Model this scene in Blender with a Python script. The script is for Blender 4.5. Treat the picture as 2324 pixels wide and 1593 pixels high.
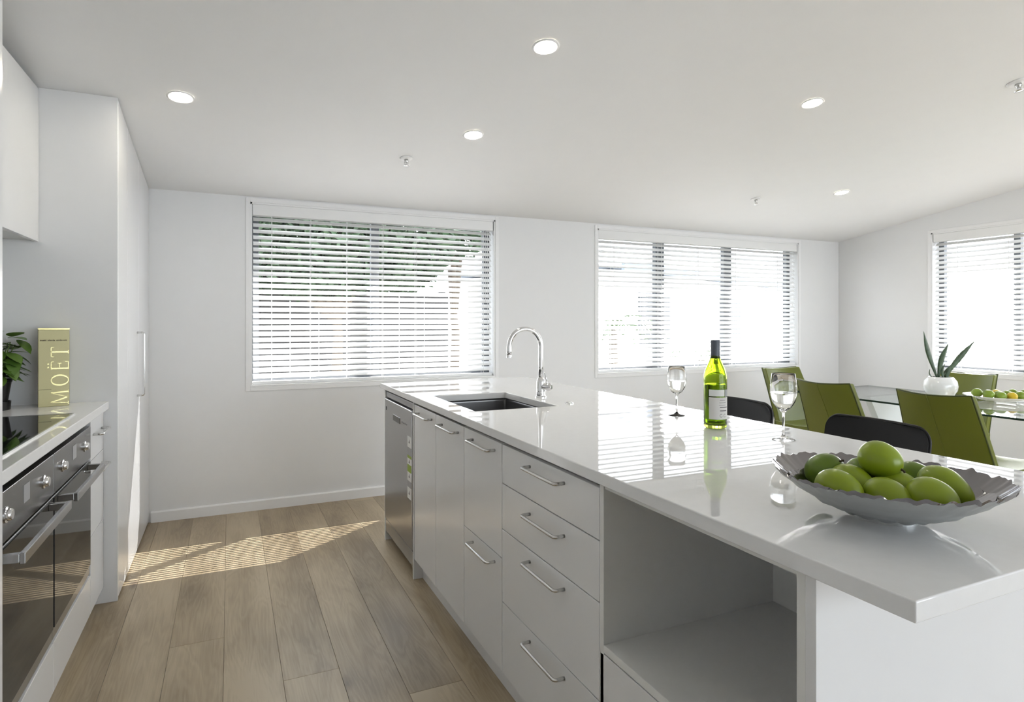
import bpy, bmesh, math, random
from mathutils import Vector, Matrix
random.seed(7)
S = bpy.context.scene
C = S.collection
for o in list(bpy.data.objects): bpy.data.objects.remove(o)
PI = math.pi

# ------------------------------------------------------------------ camera, world, sun, exposure
CAM_H = 1.285
TH = math.radians(24.695)
cam_d = bpy.data.cameras.new('camera'); cam = bpy.data.objects.new('camera', cam_d); C.objects.link(cam)
cam.location = (0, 0, CAM_H); cam.rotation_euler = (PI/2, 0, -TH)
cam_d.sensor_fit = 'HORIZONTAL'; cam_d.sensor_width = 36; cam_d.lens = 1394.2/2324*36
cam_d.shift_y = -(796.5-728.8)/2324; cam_d.clip_start = .02; cam_d.clip_end = 200
S.camera = cam
W = bpy.data.worlds.new('world'); S.world = W; W.use_nodes = True
bg = W.node_tree.nodes['Background']; bg.inputs[0].default_value = (.86, .93, 1, 1); bg.inputs[1].default_value = 1.35
sd = bpy.data.lights.new('sun_offscreen', 'SUN'); sun = bpy.data.objects.new('sun_offscreen', sd); C.objects.link(sun)
sd.energy = 9.5; sd.angle = math.radians(.35); sd.color = (1, .985, .955)
sv = Vector((.811*.7536, .585*.7536, .6574)); sun.rotation_euler = sv.to_track_quat('Z', 'Y').to_euler(); sun.location = (8, 10, 9)
S.view_settings.view_transform = 'Standard'; S.view_settings.look = 'None'; S.view_settings.gamma = 1
S.view_settings.use_curve_mapping = False; S.view_settings.exposure = 2.2

# ------------------------------------------------------------------ materials
def nodes(name):
    m = bpy.data.materials.new(name); m.use_nodes = True
    nt = m.node_tree; return m, nt, nt.nodes['Principled BSDF']
def mat(name, col, rough=.5, metal=0, bump=0, bscale=60, var=0, vscale=8, ior=1.5, spec=.5, coat=0, trans=0, sheen=0):
    m, nt, p = nodes(name)
    p.inputs['Base Color'].default_value = (*col, 1); p.inputs['Roughness'].default_value = rough
    p.inputs['Metallic'].default_value = metal; p.inputs['IOR'].default_value = ior
    p.inputs['Specular IOR Level'].default_value = spec; p.inputs['Coat Weight'].default_value = coat
    p.inputs['Transmission Weight'].default_value = trans
    tc = nt.nodes.new('ShaderNodeTexCoord')
    nz = nt.nodes.new('ShaderNodeTexNoise'); nz.inputs['Scale'].default_value = vscale; nz.inputs['Detail'].default_value = 4
    nt.links.new(tc.outputs['Object'], nz.inputs['Vector'])
    mx = nt.nodes.new('ShaderNodeMix'); mx.data_type = 'RGBA'
    k = var if var else .012
    mx.inputs[6].default_value = (*[c*(1-k) for c in col], 1); mx.inputs[7].default_value = (*[min(1, c*(1+k)) for c in col], 1)
    nt.links.new(nz.outputs['Fac'], mx.inputs[0]); nt.links.new(mx.outputs[2], p.inputs['Base Color'])
    if bump:
        n2 = nt.nodes.new('ShaderNodeTexNoise'); n2.inputs['Scale'].default_value = bscale
        nt.links.new(tc.outputs['Object'], n2.inputs['Vector'])
        b = nt.nodes.new('ShaderNodeBump'); b.inputs['Strength'].default_value = bump; b.inputs['Distance'].default_value = .002
        nt.links.new(n2.outputs['Fac'], b.inputs['Height']); nt.links.new(b.outputs[0], p.inputs['Normal'])
    return m
def glassy(name, col=(1, 1, 1), ior=1.45, fac_scale=1.0):          # thin clear pane: transparent with fresnel gloss
    m = bpy.data.materials.new(name); m.use_nodes = True; nt = m.node_tree; nt.nodes.clear()
    out = nt.nodes.new('ShaderNodeOutputMaterial'); t = nt.nodes.new('ShaderNodeBsdfTransparent'); t.inputs[0].default_value = (*col, 1)
    g = nt.nodes.new('ShaderNodeBsdfGlossy'); g.inputs['Roughness'].default_value = .01
    f = nt.nodes.new('ShaderNodeFresnel'); ge = nt.nodes.new('ShaderNodeNewGeometry')
    mr = nt.nodes.new('ShaderNodeMapRange'); mr.inputs[3].default_value = ior; mr.inputs[4].default_value = 1/ior
    nt.links.new(ge.outputs['Backfacing'], mr.inputs[0]); nt.links.new(mr.outputs[0], f.inputs[0])
    mx = nt.nodes.new('ShaderNodeMixShader'); nt.links.new(f.outputs[0], mx.inputs[0])
    nt.links.new(t.outputs[0], mx.inputs[1]); nt.links.new(g.outputs[0], mx.inputs[2]); nt.links.new(mx.outputs[0], out.inputs[0])
    return m
def emis(name, col, s):
    m, nt, p = nodes(name); p.inputs['Emission Color'].default_value = (*col, 1); p.inputs['Emission Strength'].default_value = s
    p.inputs['Base Color'].default_value = (*col, 1)
    return m
def wood_mat():
    m, nt, p = nodes('oak_floor'); N = nt.nodes.new; L = nt.links.new
    tc = N('ShaderNodeTexCoord'); oi = N('ShaderNodeObjectInfo')
    sc = N('ShaderNodeVectorMath'); sc.operation = 'SCALE'; sc.inputs[3].default_value = 37
    cb = N('ShaderNodeCombineXYZ'); L(oi.outputs['Random'], cb.inputs[0]); L(oi.outputs['Random'], cb.inputs[1]); L(cb.outputs[0], sc.inputs[0])
    ad = N('ShaderNodeVectorMath'); L(tc.outputs['Object'], ad.inputs[0]); L(sc.outputs[0], ad.inputs[1])
    mp = N('ShaderNodeMapping'); mp.inputs['Scale'].default_value = (9, 1.0, 1); L(ad.outputs[0], mp.inputs[0])
    n1 = N('ShaderNodeTexNoise'); n1.inputs['Scale'].default_value = 1.3; n1.inputs['Detail'].default_value = 3; n1.inputs['Distortion'].default_value = .6; L(mp.outputs[0], n1.inputs['Vector'])
    # cathedral rings: contour lines of a stretched noise
    ml = N('ShaderNodeMath'); ml.operation = 'MULTIPLY'; ml.inputs[1].default_value = 70; L(n1.outputs['Fac'], ml.inputs[0])
    sn = N('ShaderNodeMath'); sn.operation = 'SINE'; L(ml.outputs[0], sn.inputs[0])
    m2 = N('ShaderNodeMapping'); m2.inputs['Scale'].default_value = (170, 5, 1); L(ad.outputs[0], m2.inputs[0])
    n2 = N('ShaderNodeTexNoise'); n2.inputs['Scale'].default_value = 1; n2.inputs['Detail'].default_value = 5; L(m2.outputs[0], n2.inputs['Vector'])
    n3 = N('ShaderNodeTexNoise'); n3.inputs['Scale'].default_value = 1.1; n3.inputs['Detail'].default_value = 2
    m3 = N('ShaderNodeMapping'); m3.inputs['Scale'].default_value = (4, 1.2, 1); L(ad.outputs[0], m3.inputs[0]); L(m3.outputs[0], n3.inputs['Vector'])
    # knots
    vo = N('ShaderNodeTexVoronoi'); vo.inputs['Scale'].default_value = 1.5; mk = N('ShaderNodeMapping'); mk.inputs['Scale'].default_value = (2.6, .9, 1); L(ad.outputs[0], mk.inputs[0]); L(mk.outputs[0], vo.inputs['Vector'])
    kr = N('ShaderNodeMapRange'); kr.inputs[1].default_value = .02; kr.inputs[2].default_value = .10; L(vo.outputs['Distance'], kr.inputs[0])
    cr = N('ShaderNodeValToRGB'); e = cr.color_ramp.elements
    e[0].position = .28; e[0].color = (.22, .165, .102, 1); e[1].position = .78; e[1].color = (.46, .375, .255, 1)
    g = e.new(.5); g.color = (.335, .262, .168, 1)
    a1 = N('ShaderNodeMath'); a1.operation = 'MULTIPLY_ADD'; L(sn.outputs[0], a1.inputs[0]); a1.inputs[1].default_value = .045; L(n3.outputs['Fac'], a1.inputs[2])
    a2 = N('ShaderNodeMath'); a2.operation = 'MULTIPLY_ADD'; L(n2.outputs['Fac'], a2.inputs[0]); a2.inputs[1].default_value = .30; L(a1.outputs[0], a2.inputs[2])
    a3 = N('ShaderNodeMath'); a3.operation = 'MULTIPLY_ADD'; L(oi.outputs['Random'], a3.inputs[0]); a3.inputs[1].default_value = .2; L(a2.outputs[0], a3.inputs[2])
    a4 = N('ShaderNodeMath'); a4.operation = 'ADD'; a4.inputs[1].default_value = -.175; L(a3.outputs[0], a4.inputs[0])
    L(a4.outputs[0], cr.inputs[0])
    mx = N('ShaderNodeMix'); mx.data_type = 'RGBA'; mx.inputs[6].default_value = (.09, .055, .03, 1); L(cr.outputs[0], mx.inputs[7]); L(kr.outputs[0], mx.inputs[0])
    L(mx.outputs[2], p.inputs['Base Color']); p.inputs['Roughness'].default_value = .33
    b = N('ShaderNodeBump'); b.inputs['Strength'].default_value = .12; b.inputs['Distance'].default_value = .001
    L(a2.outputs[0], b.inputs['Height']); L(b.outputs[0], p.inputs['Normal'])
    return m
M = {}
M['wall'] = mat('wall_paint', (.80, .803, .81), .6, bump=.03, bscale=220)
M['ceil'] = mat('ceiling_paint', (.86, .863, .87), .7, bump=.02, bscale=200)
M['trim'] = mat('trim_paint', (.86, .86, .865), .35)
M['lacq'] = mat('white_lacquer', (.79, .793, .80), .22, coat=.2)
M['carc'] = mat('white_melamine', (.78, .78, .76), .4)
M['stone'] = mat('white_quartz', (.82, .822, .825), .018, var=.03, vscale=45, ior=1.6)
M['steel'] = mat('brushed_steel', (.42, .42, .43), .24, 1, bump=.03, bscale=300)
M['sink'] = mat('sink_steel', (.30, .30, .31), .35, 1)
M['chrome'] = mat('chrome', (.82, .82, .83), .06, 1)
M['nickel'] = mat('satin_nickel', (.62, .62, .61), .25, 1)
M['blackglass'] = mat('black_glass', (.012, .012, .013), .03, ior=1.55)
M['ovensteel'] = mat('oven_steel', (.21, .21, .215), .26, 1, bump=.03, bscale=300)
M['ovenglass'] = mat('oven_glass', (.022, .023, .024), .04, ior=1.36, spec=.25)
M['dark'] = mat('dark_plastic', (.02, .02, .022), .4)
M['grey'] = mat('grey_plastic', (.35, .35, .36), .4)
M['charcoal'] = mat('charcoal_aluminium', (.10, .11, .12), .4)
M['slat'] = mat('white_slat', (.84, .84, .84), .35)
M['cord'] = mat('white_cord', (.8, .8, .8), .6)
M['pane'] = glassy('window_glass', ior=1.18)
M['oak'] = wood_mat()
M['joint'] = mat('dark_joint', (.10, .07, .045), .8)
M['lamp'] = emis('lamp_glow', (1, .93, .78), 30)
M['wineglass'] = mat('clear_crystal', (1, 1, 1), 0, trans=1, ior=1.45)
M['wine'] = mat('white_wine', (.98, .98, .93), 0, trans=1, ior=1.33)
M['bottle'] = mat('green_bottle_glass', (.50, .63, .09), .01, trans=1, ior=1.35)
M['capsule'] = mat('grey_capsule', (.07, .08, .10), .45)
M['label'] = mat('paper_label', (.70, .68, .65), .6)
M['ink'] = mat('dark_ink', (.12, .11, .11), .6)
M['lime_leather'] = mat('green_leather', (.128, .148, .013), .38, bump=.05, bscale=180, var=.06)
M['piping'] = mat('dark_piping', (.05, .065, .012), .5)
M['black_leather'] = mat('black_leather', (.006, .006, .007), .45, bump=.05, bscale=200, spec=.3)
M['tglass'] = glassy('table_glass', (.93, .96, .95), 1.5)
M['tedge'] = mat('glass_edge', (.02, .04, .035), .1)
M['ceramic'] = mat('white_ceramic', (.85, .85, .85), .12, coat=.5)
M['soil'] = mat('soil', (.05, .04, .03), .9)
M['snake'] = mat('snake_leaf', (.06, .10, .055), .4, var=.75, vscale=38)
M['basil'] = mat('basil_leaf', (.085, .17, .022), .45, var=.4, vscale=14)
M['stem'] = mat('green_stem', (.12, .20, .04), .5)
M['pot'] = mat('black_pot', (.008, .008, .009), .35)
M['gold'] = mat('gold_card', (.50, .46, .25), .38, .25)
M['goldfoil'] = mat('gold_foil', (1, .90, .45), .22, .55)
M['bowl_in'] = mat('polished_pewter', (.25, .24, .25), .09, 1)
M['bowl_out'] = mat('frosted_pewter', (.46, .47, .465), .38, .7)
M['fruit'] = mat('green_fruit_skin', (.24, .32, .014), .33, var=.22, vscale=9, bump=.04, bscale=120)
M['fruit_dk'] = mat('dark_green_fruit_skin', (.12, .20, .010), .33, var=.2, vscale=9, bump=.04, bscale=120)
M['lime'] = mat('lime_skin', (.22, .32, .03), .35, var=.2)
M['lemon'] = mat('lemon_skin', (.72, .50, .03), .35, var=.1)
M['twig'] = mat('twig', (.06, .045, .025), .8)
M['sticker_w'] = mat('sticker_white', (.8, .8, .78), .5)
M['sticker_g'] = mat('sticker_green', (.30, .42, .04), .5)
M['ground'] = mat('pale_paving', (.28, .28, .27), .8, var=.08, vscale=3)
M['render'] = mat('pale_render', (.62, .61, .60), .8)
M['roof'] = mat('slate_roof', (.16, .19, .24), .6, var=.15, vscale=6)
M['bark'] = mat('bark', (.10, .08, .06), .9, bump=.3, bscale=20)
M['tree'] = mat('tree_leaf', (.030, .058, .025), .6, var=.5, vscale=3)
M['palm'] = mat('palm_leaf', (.07, .12, .05), .5, var=.3)
M['fence'] = mat('dark_fence', (.045, .044, .043), .8)

# ------------------------------------------------------------------ mesh helpers
class MB:
    def __init__(s): s.v = []; s.f = []; s.mi = None
    def add(s, vs, fs):
        b = len(s.v); s.v += [Vector(v) for v in vs]; s.f += [tuple(i+b for i in f) for f in fs]; return s
    def box(s, x0, x1, y0, y1, z0, z1):
        return s.add([(x0, y0, z0), (x1, y0, z0), (x1, y1, z0), (x0, y1, z0), (x0, y0, z1), (x1, y0, z1), (x1, y1, z1), (x0, y1, z1)],
                     [(0, 3, 2, 1), (4, 5, 6, 7), (0, 1, 5, 4), (1, 2, 6, 5), (2, 3, 7, 6), (3, 0, 4, 7)])
    def hexa(s, p):  # 8 points, box order
        return s.add(p, [(0, 3, 2, 1), (4, 5, 6, 7), (0, 1, 5, 4), (1, 2, 6, 5), (2, 3, 7, 6), (3, 0, 4, 7)])
    def prism(s, poly, fn, t0, t1):  # poly in 2D, fn(a,b,t)->xyz
        n = len(poly)
        vs = [fn(a, b, t0) for a, b in poly]+[fn(a, b, t1) for a, b in poly]
        return s.add(vs, [tuple(range(n))[::-1], tuple(range(n, 2*n))]+[(i, (i+1) % n, n+(i+1) % n, n+i) for i in range(n)])
    def lathe(s, prof, n=32, cx=0, cy=0, cz=0, closed=False):
        b = []
        for r, z in prof:
            for k in range(n):
                a = 2*PI*k/n; b.append((cx+r*math.cos(a), cy+r*math.sin(a), cz+z))
        fs = []; m = len(prof)
        for i in range(m if closed else m-1):
            j = (i+1) % m
            for k in range(n): fs.append((i*n+k, i*n+(k+1) % n, j*n+(k+1) % n, j*n+k))
        if not closed:
            fs.append(tuple(range(n))[::-1]); fs.append(tuple((m-1)*n+k for k in range(n)))
        return s.add(b, fs)
    def tube(s, pts, r, n=10, cap=True):
        pts = [Vector(p) for p in pts]; rs = r if isinstance(r, (list, tuple)) else [r]*len(pts)
        t = (pts[1]-pts[0]).normalized(); u = t.orthogonal().normalized(); vs = []
        for i, p in enumerate(pts):
            if i == 0: t2 = (pts[1]-pts[0]).normalized()
            elif i == len(pts)-1: t2 = (pts[-1]-pts[-2]).normalized()
            else: t2 = ((pts[i+1]-p).normalized()+(p-pts[i-1]).normalized()).normalized()
            q = t.rotation_difference(t2); u = (q @ u).normalized(); t = t2; w = t.cross(u)
            for k in range(n):
                a = 2*PI*k/n; vs.append(p+(u*math.cos(a)+w*math.sin(a))*rs[i])
        fs = [(i*n+k, i*n+(k+1) % n, (i+1)*n+(k+1) % n, (i+1)*n+k) for i in range(len(pts)-1) for k in range(n)]
        if cap: fs += [tuple(range(n))[::-1], tuple((len(pts)-1)*n+k for k in range(n))]
        return s.add(vs, fs)
    def grid(s, fn, nu, nv, closed_u=False):
        vs = [fn(i/(nu if closed_u else nu-1), j/(nv-1)) for j in range(nv) for i in range(nu)]
        fs = []
        for j in range(nv-1):
            for i in range(nu if closed_u else nu-1):
                k = (i+1) % nu; fs.append((j*nu+i, j*nu+k, (j+1)*nu+k, (j+1)*nu+i))
        return s.add(vs, fs)
    def build(s, name, m, parent=None, bevel=0, smooth=False, world=False, seg=2, solid=0, subd=0, auto=False):
        xs = [[v[i] for v in s.v] for i in range(3)]
        c = Vector([(min(x)+max(x))/2 for x in xs])
        if not world and parent is None: pass
        me = bpy.data.meshes.new(name); me.from_pydata([v-c for v in s.v], [], s.f)
        bm = bmesh.new(); bm.from_mesh(me); bmesh.ops.recalc_face_normals(bm, faces=bm.faces); bm.to_mesh(me); bm.free()
        me.materials.append(M[m] if isinstance(m, str) else m)
        o = bpy.data.objects.new(name, me); C.objects.link(o)
        o.location = c-(origin_of(parent) if (world and parent) else Vector())
        if parent: o.parent = parent
        if solid:
            k = o.modifiers.new('s', 'SOLIDIFY'); k.thickness = solid; k.offset = 0
        if subd:
            k = o.modifiers.new('u', 'SUBSURF'); k.levels = k.render_levels = subd
        if bevel:
            k = o.modifiers.new('b', 'BEVEL'); k.width = bevel; k.segments = seg; k.limit_method = 'ANGLE'; k.angle_limit = math.radians(35)
        if smooth:
            for p in me.polygons: p.use_smooth = True
            if auto:
                try: me.set_sharp_from_angle(angle=math.radians(40))
                except Exception: pass
        return o
def origin_of(o):
    v = Vector()
    while o: v += o.location; o = o.parent
    return v
def tag(o, label=None, cat=None, group=None, kind=None):
    if label: o['label'] = label
    if cat: o['category'] = cat
    if group: o['group'] = group
    if kind: o['kind'] = kind
    return o
def thing(name, label, cat, loc=(0, 0, 0), rotz=0, group=None):
    o = bpy.data.objects.new(name, None); C.objects.link(o); o.empty_display_size = .1
    o.location = loc; o.rotation_euler = (0, 0, rotz); return tag(o, label, cat, group)
def struct_empty(name, loc):
    o = bpy.data.objects.new(name, None); C.objects.link(o); o.empty_display_size = .1; o.location = loc; o['kind'] = 'structure'; return o
def copy_tree(o, parent=None):
    c = o.copy(); C.objects.link(c); c.parent = parent
    for ch in list(o.children): copy_tree(ch, c)
    return c
def arc(c, a, b, r, a0, a1, n):
    return [Vector(c)+Vector(a)*r*math.cos(a0+(a1-a0)*i/n)+Vector(b)*r*math.sin(a0+(a1-a0)*i/n) for i in range(n+1)]

# ------------------------------------------------------------------ room shell
YW = 4.527; XR = 5.94; XL = -1.12; YB = -3.0; T = .17
SL = .151
def zc(y): return 2.131+SL*(YW-y)
def wall(name, axis, pos, thick, a0, a1, ztop, holes):
    cuts = sorted({a0, a1, *[h[0] for h in holes], *[h[1] for h in holes]}); zs = sorted({0, *[h[2] for h in holes], *[h[3] for h in holes]})
    mb = MB()
    for i in range(len(cuts)-1):
        p, q = cuts[i], cuts[i+1]; zz = zs+[None]
        for j in range(len(zz)-1):
            lo, hi = zz[j], zz[j+1]; m = (p+q)/2
            if hi is not None and any(h[0] <= m <= h[1] and h[2] <= (lo+hi)/2 <= h[3] for h in holes): continue
            hp, hq = (hi, hi) if hi is not None else (ztop(p), ztop(q))
            if axis == 'x': mb.hexa([(p, pos, lo), (q, pos, lo), (q, pos+thick, lo), (p, pos+thick, lo), (p, pos, hp), (q, pos, hq), (q, pos+thick, hq), (p, pos+thick, hp)])
            else: mb.hexa([(pos, p, lo), (pos+thick, p, lo), (pos+thick, q, lo), (pos, q, lo), (pos, p, hp), (pos+thick, p, hp), (pos+thick, q, hq), (pos, q, hq)])
    o = mb.build(name, 'wall', world=True); bm = bmesh.new(); bm.from_mesh(o.data); bmesh.ops.remove_doubles(bm, verts=bm.verts, dist=1e-5); bm.to_mesh(o.data); bm.free()
    return tag(o, kind='structure')
W1 = (.128, 1.934, .838, 2.094); W2 = (2.897, 5.337, .822, 2.090); W3 = (1.05, 3.57, .824, 2.104); WB = (1.3, 5.85, 0.02, 2.5)
wall('wall_far', 'x', YW, T, XL-T, XR+T, lambda a: zc(YW), [W1, W2])
wall('wall_right', 'y', XR, T, YB-T, YW, zc, [W3])
wall('wall_left', 'y', XL-T, T, YB-T, YW, zc, [])
wall('wall_back', 'x', YB-T, T, XL, XR, lambda a: zc(YB), [WB])
e = .3
cl = MB(); y0, y1 = YB-e, YW+T
cl.hexa([(XL-e, y0, zc(y0)), (XR+e, y0, zc(y0)), (XR+e, y1, zc(y1)), (XL-e, y1, zc(y1)), (XL-e, y0, zc(y0)+.12), (XR+e, y0, zc(y0)+.12), (XR+e, y1, zc(y1)+.2), (XL-e, y1, zc(y1)+.2)])
tag(cl.build('ceiling', 'ceil', world=True), kind='structure')
# eaves outside the two window walls
tag(MB().box(XL-.6, XR+.75, YW+T, 5.01, 2.25, 2.36).build('trim_5', 'trim', world=True), kind='structure')
tag(MB().box(XR+T, XR+.52, YB-.5, YW+T, 2.25, 2.36).build('trim_6', 'trim', world=True), kind='structure')

# floor: planks on a dark bed
fl = struct_empty('floor', (2.4, .8, 0))
tag(MB().box(XL-T, XR+T, YB-T, YW+T, -.05, -.012).build('floor_bed', 'joint', fl, world=True))
PW = .1945; x = -.02-6*PW; r = 0
while x < XR:
    x0, x1 = max(x, XL), min(x+PW, XR)
    off = {5: 2.757, 7: 2.335, 9: 2.072, 6: 1.5, 8: 1.55, 4: 1.5, 3: 1.6, 10: 1.45}.get(r, random.uniform(-1, 3)); ys = [off+3.0*k for k in range(-4, 5)]
    ys = [YB]+[q for q in ys if YB+.05 < q < YW-.05]+[YW]
    for a, b in zip(ys[:-1], ys[1:]):
        MB().box(x0+.0004, x1-.0004, a+.0004, b-.0004, -.014, 0).build('plank', 'oak', fl, world=True, bevel=.0008, seg=1)
    x += PW; r += 1

# baseboards
def bb(name, x0, x1, y0, y1, ax):
    m = MB()
    if ax == 'x': m.prism([(0, 0), (-.014, 0), (-.014, .062), (-.009, .07), (0, .07)], lambda a, b, t: (t, y0+a, b), x0, x1)
    else: m.prism([(0, 0), (-.014, 0), (-.014, .062), (-.009, .07), (0, .07)], lambda a, b, t: (x0+a, t, b), y0, y1)
    tag(m.build(name, 'trim', world=True), kind='structure')
bb('baseboard_far', -.455, XR-.015, YW, YW, 'x'); bb('baseboard_right', XR, XR, YB, YW, 'y')

# ------------------------------------------------------------------ windows and blinds
def window(n, w, axis, mulls, pos):
    a0, a1, z0, z1 = w
    def bx(m, p, q, d0, d1, lo, hi):   # p,q along the wall, d depth outwards
        return m.box(p, q, pos+d0, pos+d1, lo, hi) if axis == 'x' else m.box(pos+d0, pos+d1, p, q, lo, hi)
    loc = ((a0+a1)/2, pos+.1, z0) if axis == 'x' else (pos+.1, (a0+a1)/2, z0)
    root = struct_empty('window_%d' % n, loc)
    g = .028
    m = MB(); bx(m, a0-g, a0, -.006, 0, z0-g, z1+g); bx(m, a1, a1+g, -.006, 0, z0-g, z1+g); bx(m, a0, a1, -.006, 0, z1, z1+g); bx(m, a0, a1, -.006, 0, z0-g, z0)
    m.build('architrave', 'trim', root, world=True, bevel=.0015)
    m = MB(); t = .012; bx(m, a0, a0+t, 0, T, z0, z1); bx(m, a1-t, a1, 0, T, z0, z1); bx(m, a0, a1, 0, T, z1-t, z1)
    m.build('reveal_lining', 'trim', root, world=True)
    m = MB(); bx(m, a0, a1, -.004, T+.03, z0, z0+t); m.build('window_sill', 'trim', root, world=True, bevel=.002)
    a0 += t; a1 -= t; z0 += t; z1 -= t
    F = .045; d0, d1 = .10, .15
    m = MB(); bx(m, a0, a0+F, d0, d1, z0, z1); bx(m, a1-F, a1, d0, d1, z0, z1); bx(m, a0+F, a1-F, d0, d1, z1-F, z1); bx(m, a0+F, a1-F, d0, d1, z0, z0+F)
    m.build('window_frame', 'charcoal', root, world=True, bevel=.002)
    cuts = [a0+F]
    for c, hw in mulls:
        m = MB(); bx(m, c-hw, c+hw, d0, d1, z0+F, z1-F); m.build('mullion', 'charcoal', root, world=True, bevel=.002); cuts += [c-hw, c+hw]
    cuts.append(a1-F)
    for i in range(0, len(cuts), 2):
        m = MB(); bx(m, cuts[i], cuts[i+1], .122, .127, z0+F, z1-F); m.build('pane', 'pane', root, world=True)
window(1, W1, 'x', [(.995, .03)], YW)
window(2, W2, 'x', [(3.645, .05), (4.475, .048)], YW)
window(3, W3, 'y', [(2.93, .025), (2.0, .03)], XR)

def blind(label, w, axis, pos, cords, wand):
    a0, a1, z0, z1 = w; a0 += .015; a1 -= .018; z0 += .012
    L = a1-a0; mid = (a0+a1)/2
    # local: x along wall, y outwards, z up ; rot for the right wall
    if axis == 'x': root = thing('venetian_blind', label, 'blind', (mid, pos+.045, z0), 0, 'white venetian blinds')
    else: root = thing('venetian_blind', label, 'blind', (pos+.045, mid, z0), -PI/2, 'white venetian blinds')
    H = z1-z0-.012
    MB().box(-L/2, L/2, -.042, .022, H-.075, H).build('valance', 'slat', root, bevel=.003)
    MB().box(-L/2, L/2, -.022, .022, 0, .022).build('bottom_rail', 'slat', root, bevel=.004)
    n = 27; p = (H-.075-.035)/n; ang = math.radians(35)
    mb = MB(); prof = []
    for i in range(5): t = -1+i/2; prof.append((t*.0243, .0022*(1-t*t)+.0014))
    prof += [(a, b-.0028) for a, b in prof[::-1]]
    mb.prism([(a*math.cos(ang)-b*math.sin(ang), a*math.sin(ang)+b*math.cos(ang)) for a, b in prof], lambda a, b, t: (t, a, b), -L/2+.004, L/2-.004)
    s0 = mb.build('slat', 'slat', root); zb = .035+p*.5
    s0.location.z = zb
    for k in range(1, n):
        s = s0.copy(); C.objects.link(s); s.location = (0, 0, zb+p*k); s.parent = root
    for c in cords:
        lx = (c-mid) if axis == 'x' else -(c-mid)
        MB().box(lx-.0012, lx+.0012, -.0265, -.0245, .01, H-.07).box(lx-.0012, lx+.0012, .0245, .0265, .01, H-.07).build('ladder_cord', 'cord', root)
    if wand:
        m = MB(); m.tube([(L/2-.06, -.034, H-.07), (L/2-.062, -.036, H-.62)], .0016, 6); m.build('pull_cord', 'cord', root)
        m = MB(); m.lathe([(.002, .03), (.004, .028), (.007, .004), (.006, 0)], 10, L/2-.062, -.036, H-.645); m.build('cord_tassel', 'cord', root, smooth=True)
        m = MB(); m.tube([(L/2-.045, -.034, H-.07), (L/2-.043, -.036, H-.84)], .0016, 6); m.build('pull_cord', 'cord', root)
        m = MB(); m.lathe([(.002, .03), (.004, .028), (.007, .004), (.006, 0)], 10, L/2-.043, -.036, H-.865); m.build('cord_tassel', 'cord', root, smooth=True)
    return root
blind('white venetian blind on the window beside the sink tap, dark foliage behind it', W1, 'x', YW, [.267, .524, .779, 1.041, 1.294, 1.84], True)
blind('white venetian blind on the wide window behind the wine bottle', W2, 'x', YW, [3.08, 3.6, 4.03, 4.5, 5.06], True)
blind('white venetian blind on the side wall window behind the potted snake plant', W3, 'y', XR, [3.35, 2.95, 2.5, 2.0, 1.5, 1.15], False)

# ------------------------------------------------------------------ outdoors
tag(MB().box(-14, 30, -14, 34, -.5, -.25).build('ground', 'ground', world=True), kind='structure')
def leafy(mb, c, r, n, size):
    for _ in range(n):
        while True:
            p = Vector((random.uniform(-1, 1), random.uniform(-1, 1), random.uniform(-1, 1)))
            if p.length < 1: break
        p = Vector(c)+Vector((p.x*r[0], p.y*r[1], p.z*r[2]))
        d = Vector((random.gauss(0, 1), random.gauss(0, 1), random.gauss(0, .6))).normalized(); s = d.orthogonal().normalized(); s.rotate(Matrix.Rotation(random.uniform(0, 6.28), 3, d))
        k = size*random.uniform(.6, 1.3)
        mb.add([p-d*k, p+s*k*.4, p+d*k, p-s*k*.4], [(0, 1, 2, 3)])
def tree(label, base, h, crowns, n, size):
    t = thing('garden_tree', label, 'tree', base)
    m = MB(); m.tube([(0, 0, 0), (.05, .02, h*.4), (-.03, .05, h*.7)], [.09, .07, .05], 10)
    for c in crowns: m.tube([(.02, .03, h*.45), (c[0]*.6, c[1]*.6, c[2]-.1), (c[0], c[1], c[2]+.2)], [.06, .04, .015], 6)
    m.build('trunk', 'bark', t, smooth=True)
    m = MB()
    for c in crowns: leafy(m, c[:3], c[3:], n, size)
    tag(m.build('foliage', 'tree', t), kind='stuff')
G = -.25
tree('dense dark tree filling the view behind the sink window', (1.3, 8.6, G), 3.4, [(-1.3, 0, 2.75, .75, .7, .75), (-.5, .1, 2.6, .8, .7, .65), (.3, .0, 2.7, .8, .7, .7), (1.0, .2, 2.75, .8, .7, .7), (-1.2, .1, 2.3, .8, .6, .45), (-.2, .1, 2.2, .8, .6, .4), (.7, .1, 2.3, .8, .6, .4), (-.9, .2, 3.6, 1.1, .7, .7), (.5, .2, 3.6, 1.3, .7, .7)], 2200, .085)
tree('slim leafy tree beside the pale neighbouring house', (3.35, 9.6, G), 3.4, [(0, 0, 3.0, .55, .5, .5), (.35, .1, 3.5, .75, .6, .5)], 1300, .08)
# dark timber fence: post and boards
fe = thing('timber_fence', 'dark timber boundary fence below the garden tree', 'fence', (.6, 9.4, G))
for k in range(14): MB().box(-3.0+k*.4, -2.61+k*.4, -.012, .012, .05, 1.95).build('fence_board', 'fence', fe)
for k in range(3): MB().box(-3.05+k*2.75, -2.95+k*2.75, .012, .11, 0, 2.0).build('fence_post', 'fence', fe)
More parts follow.
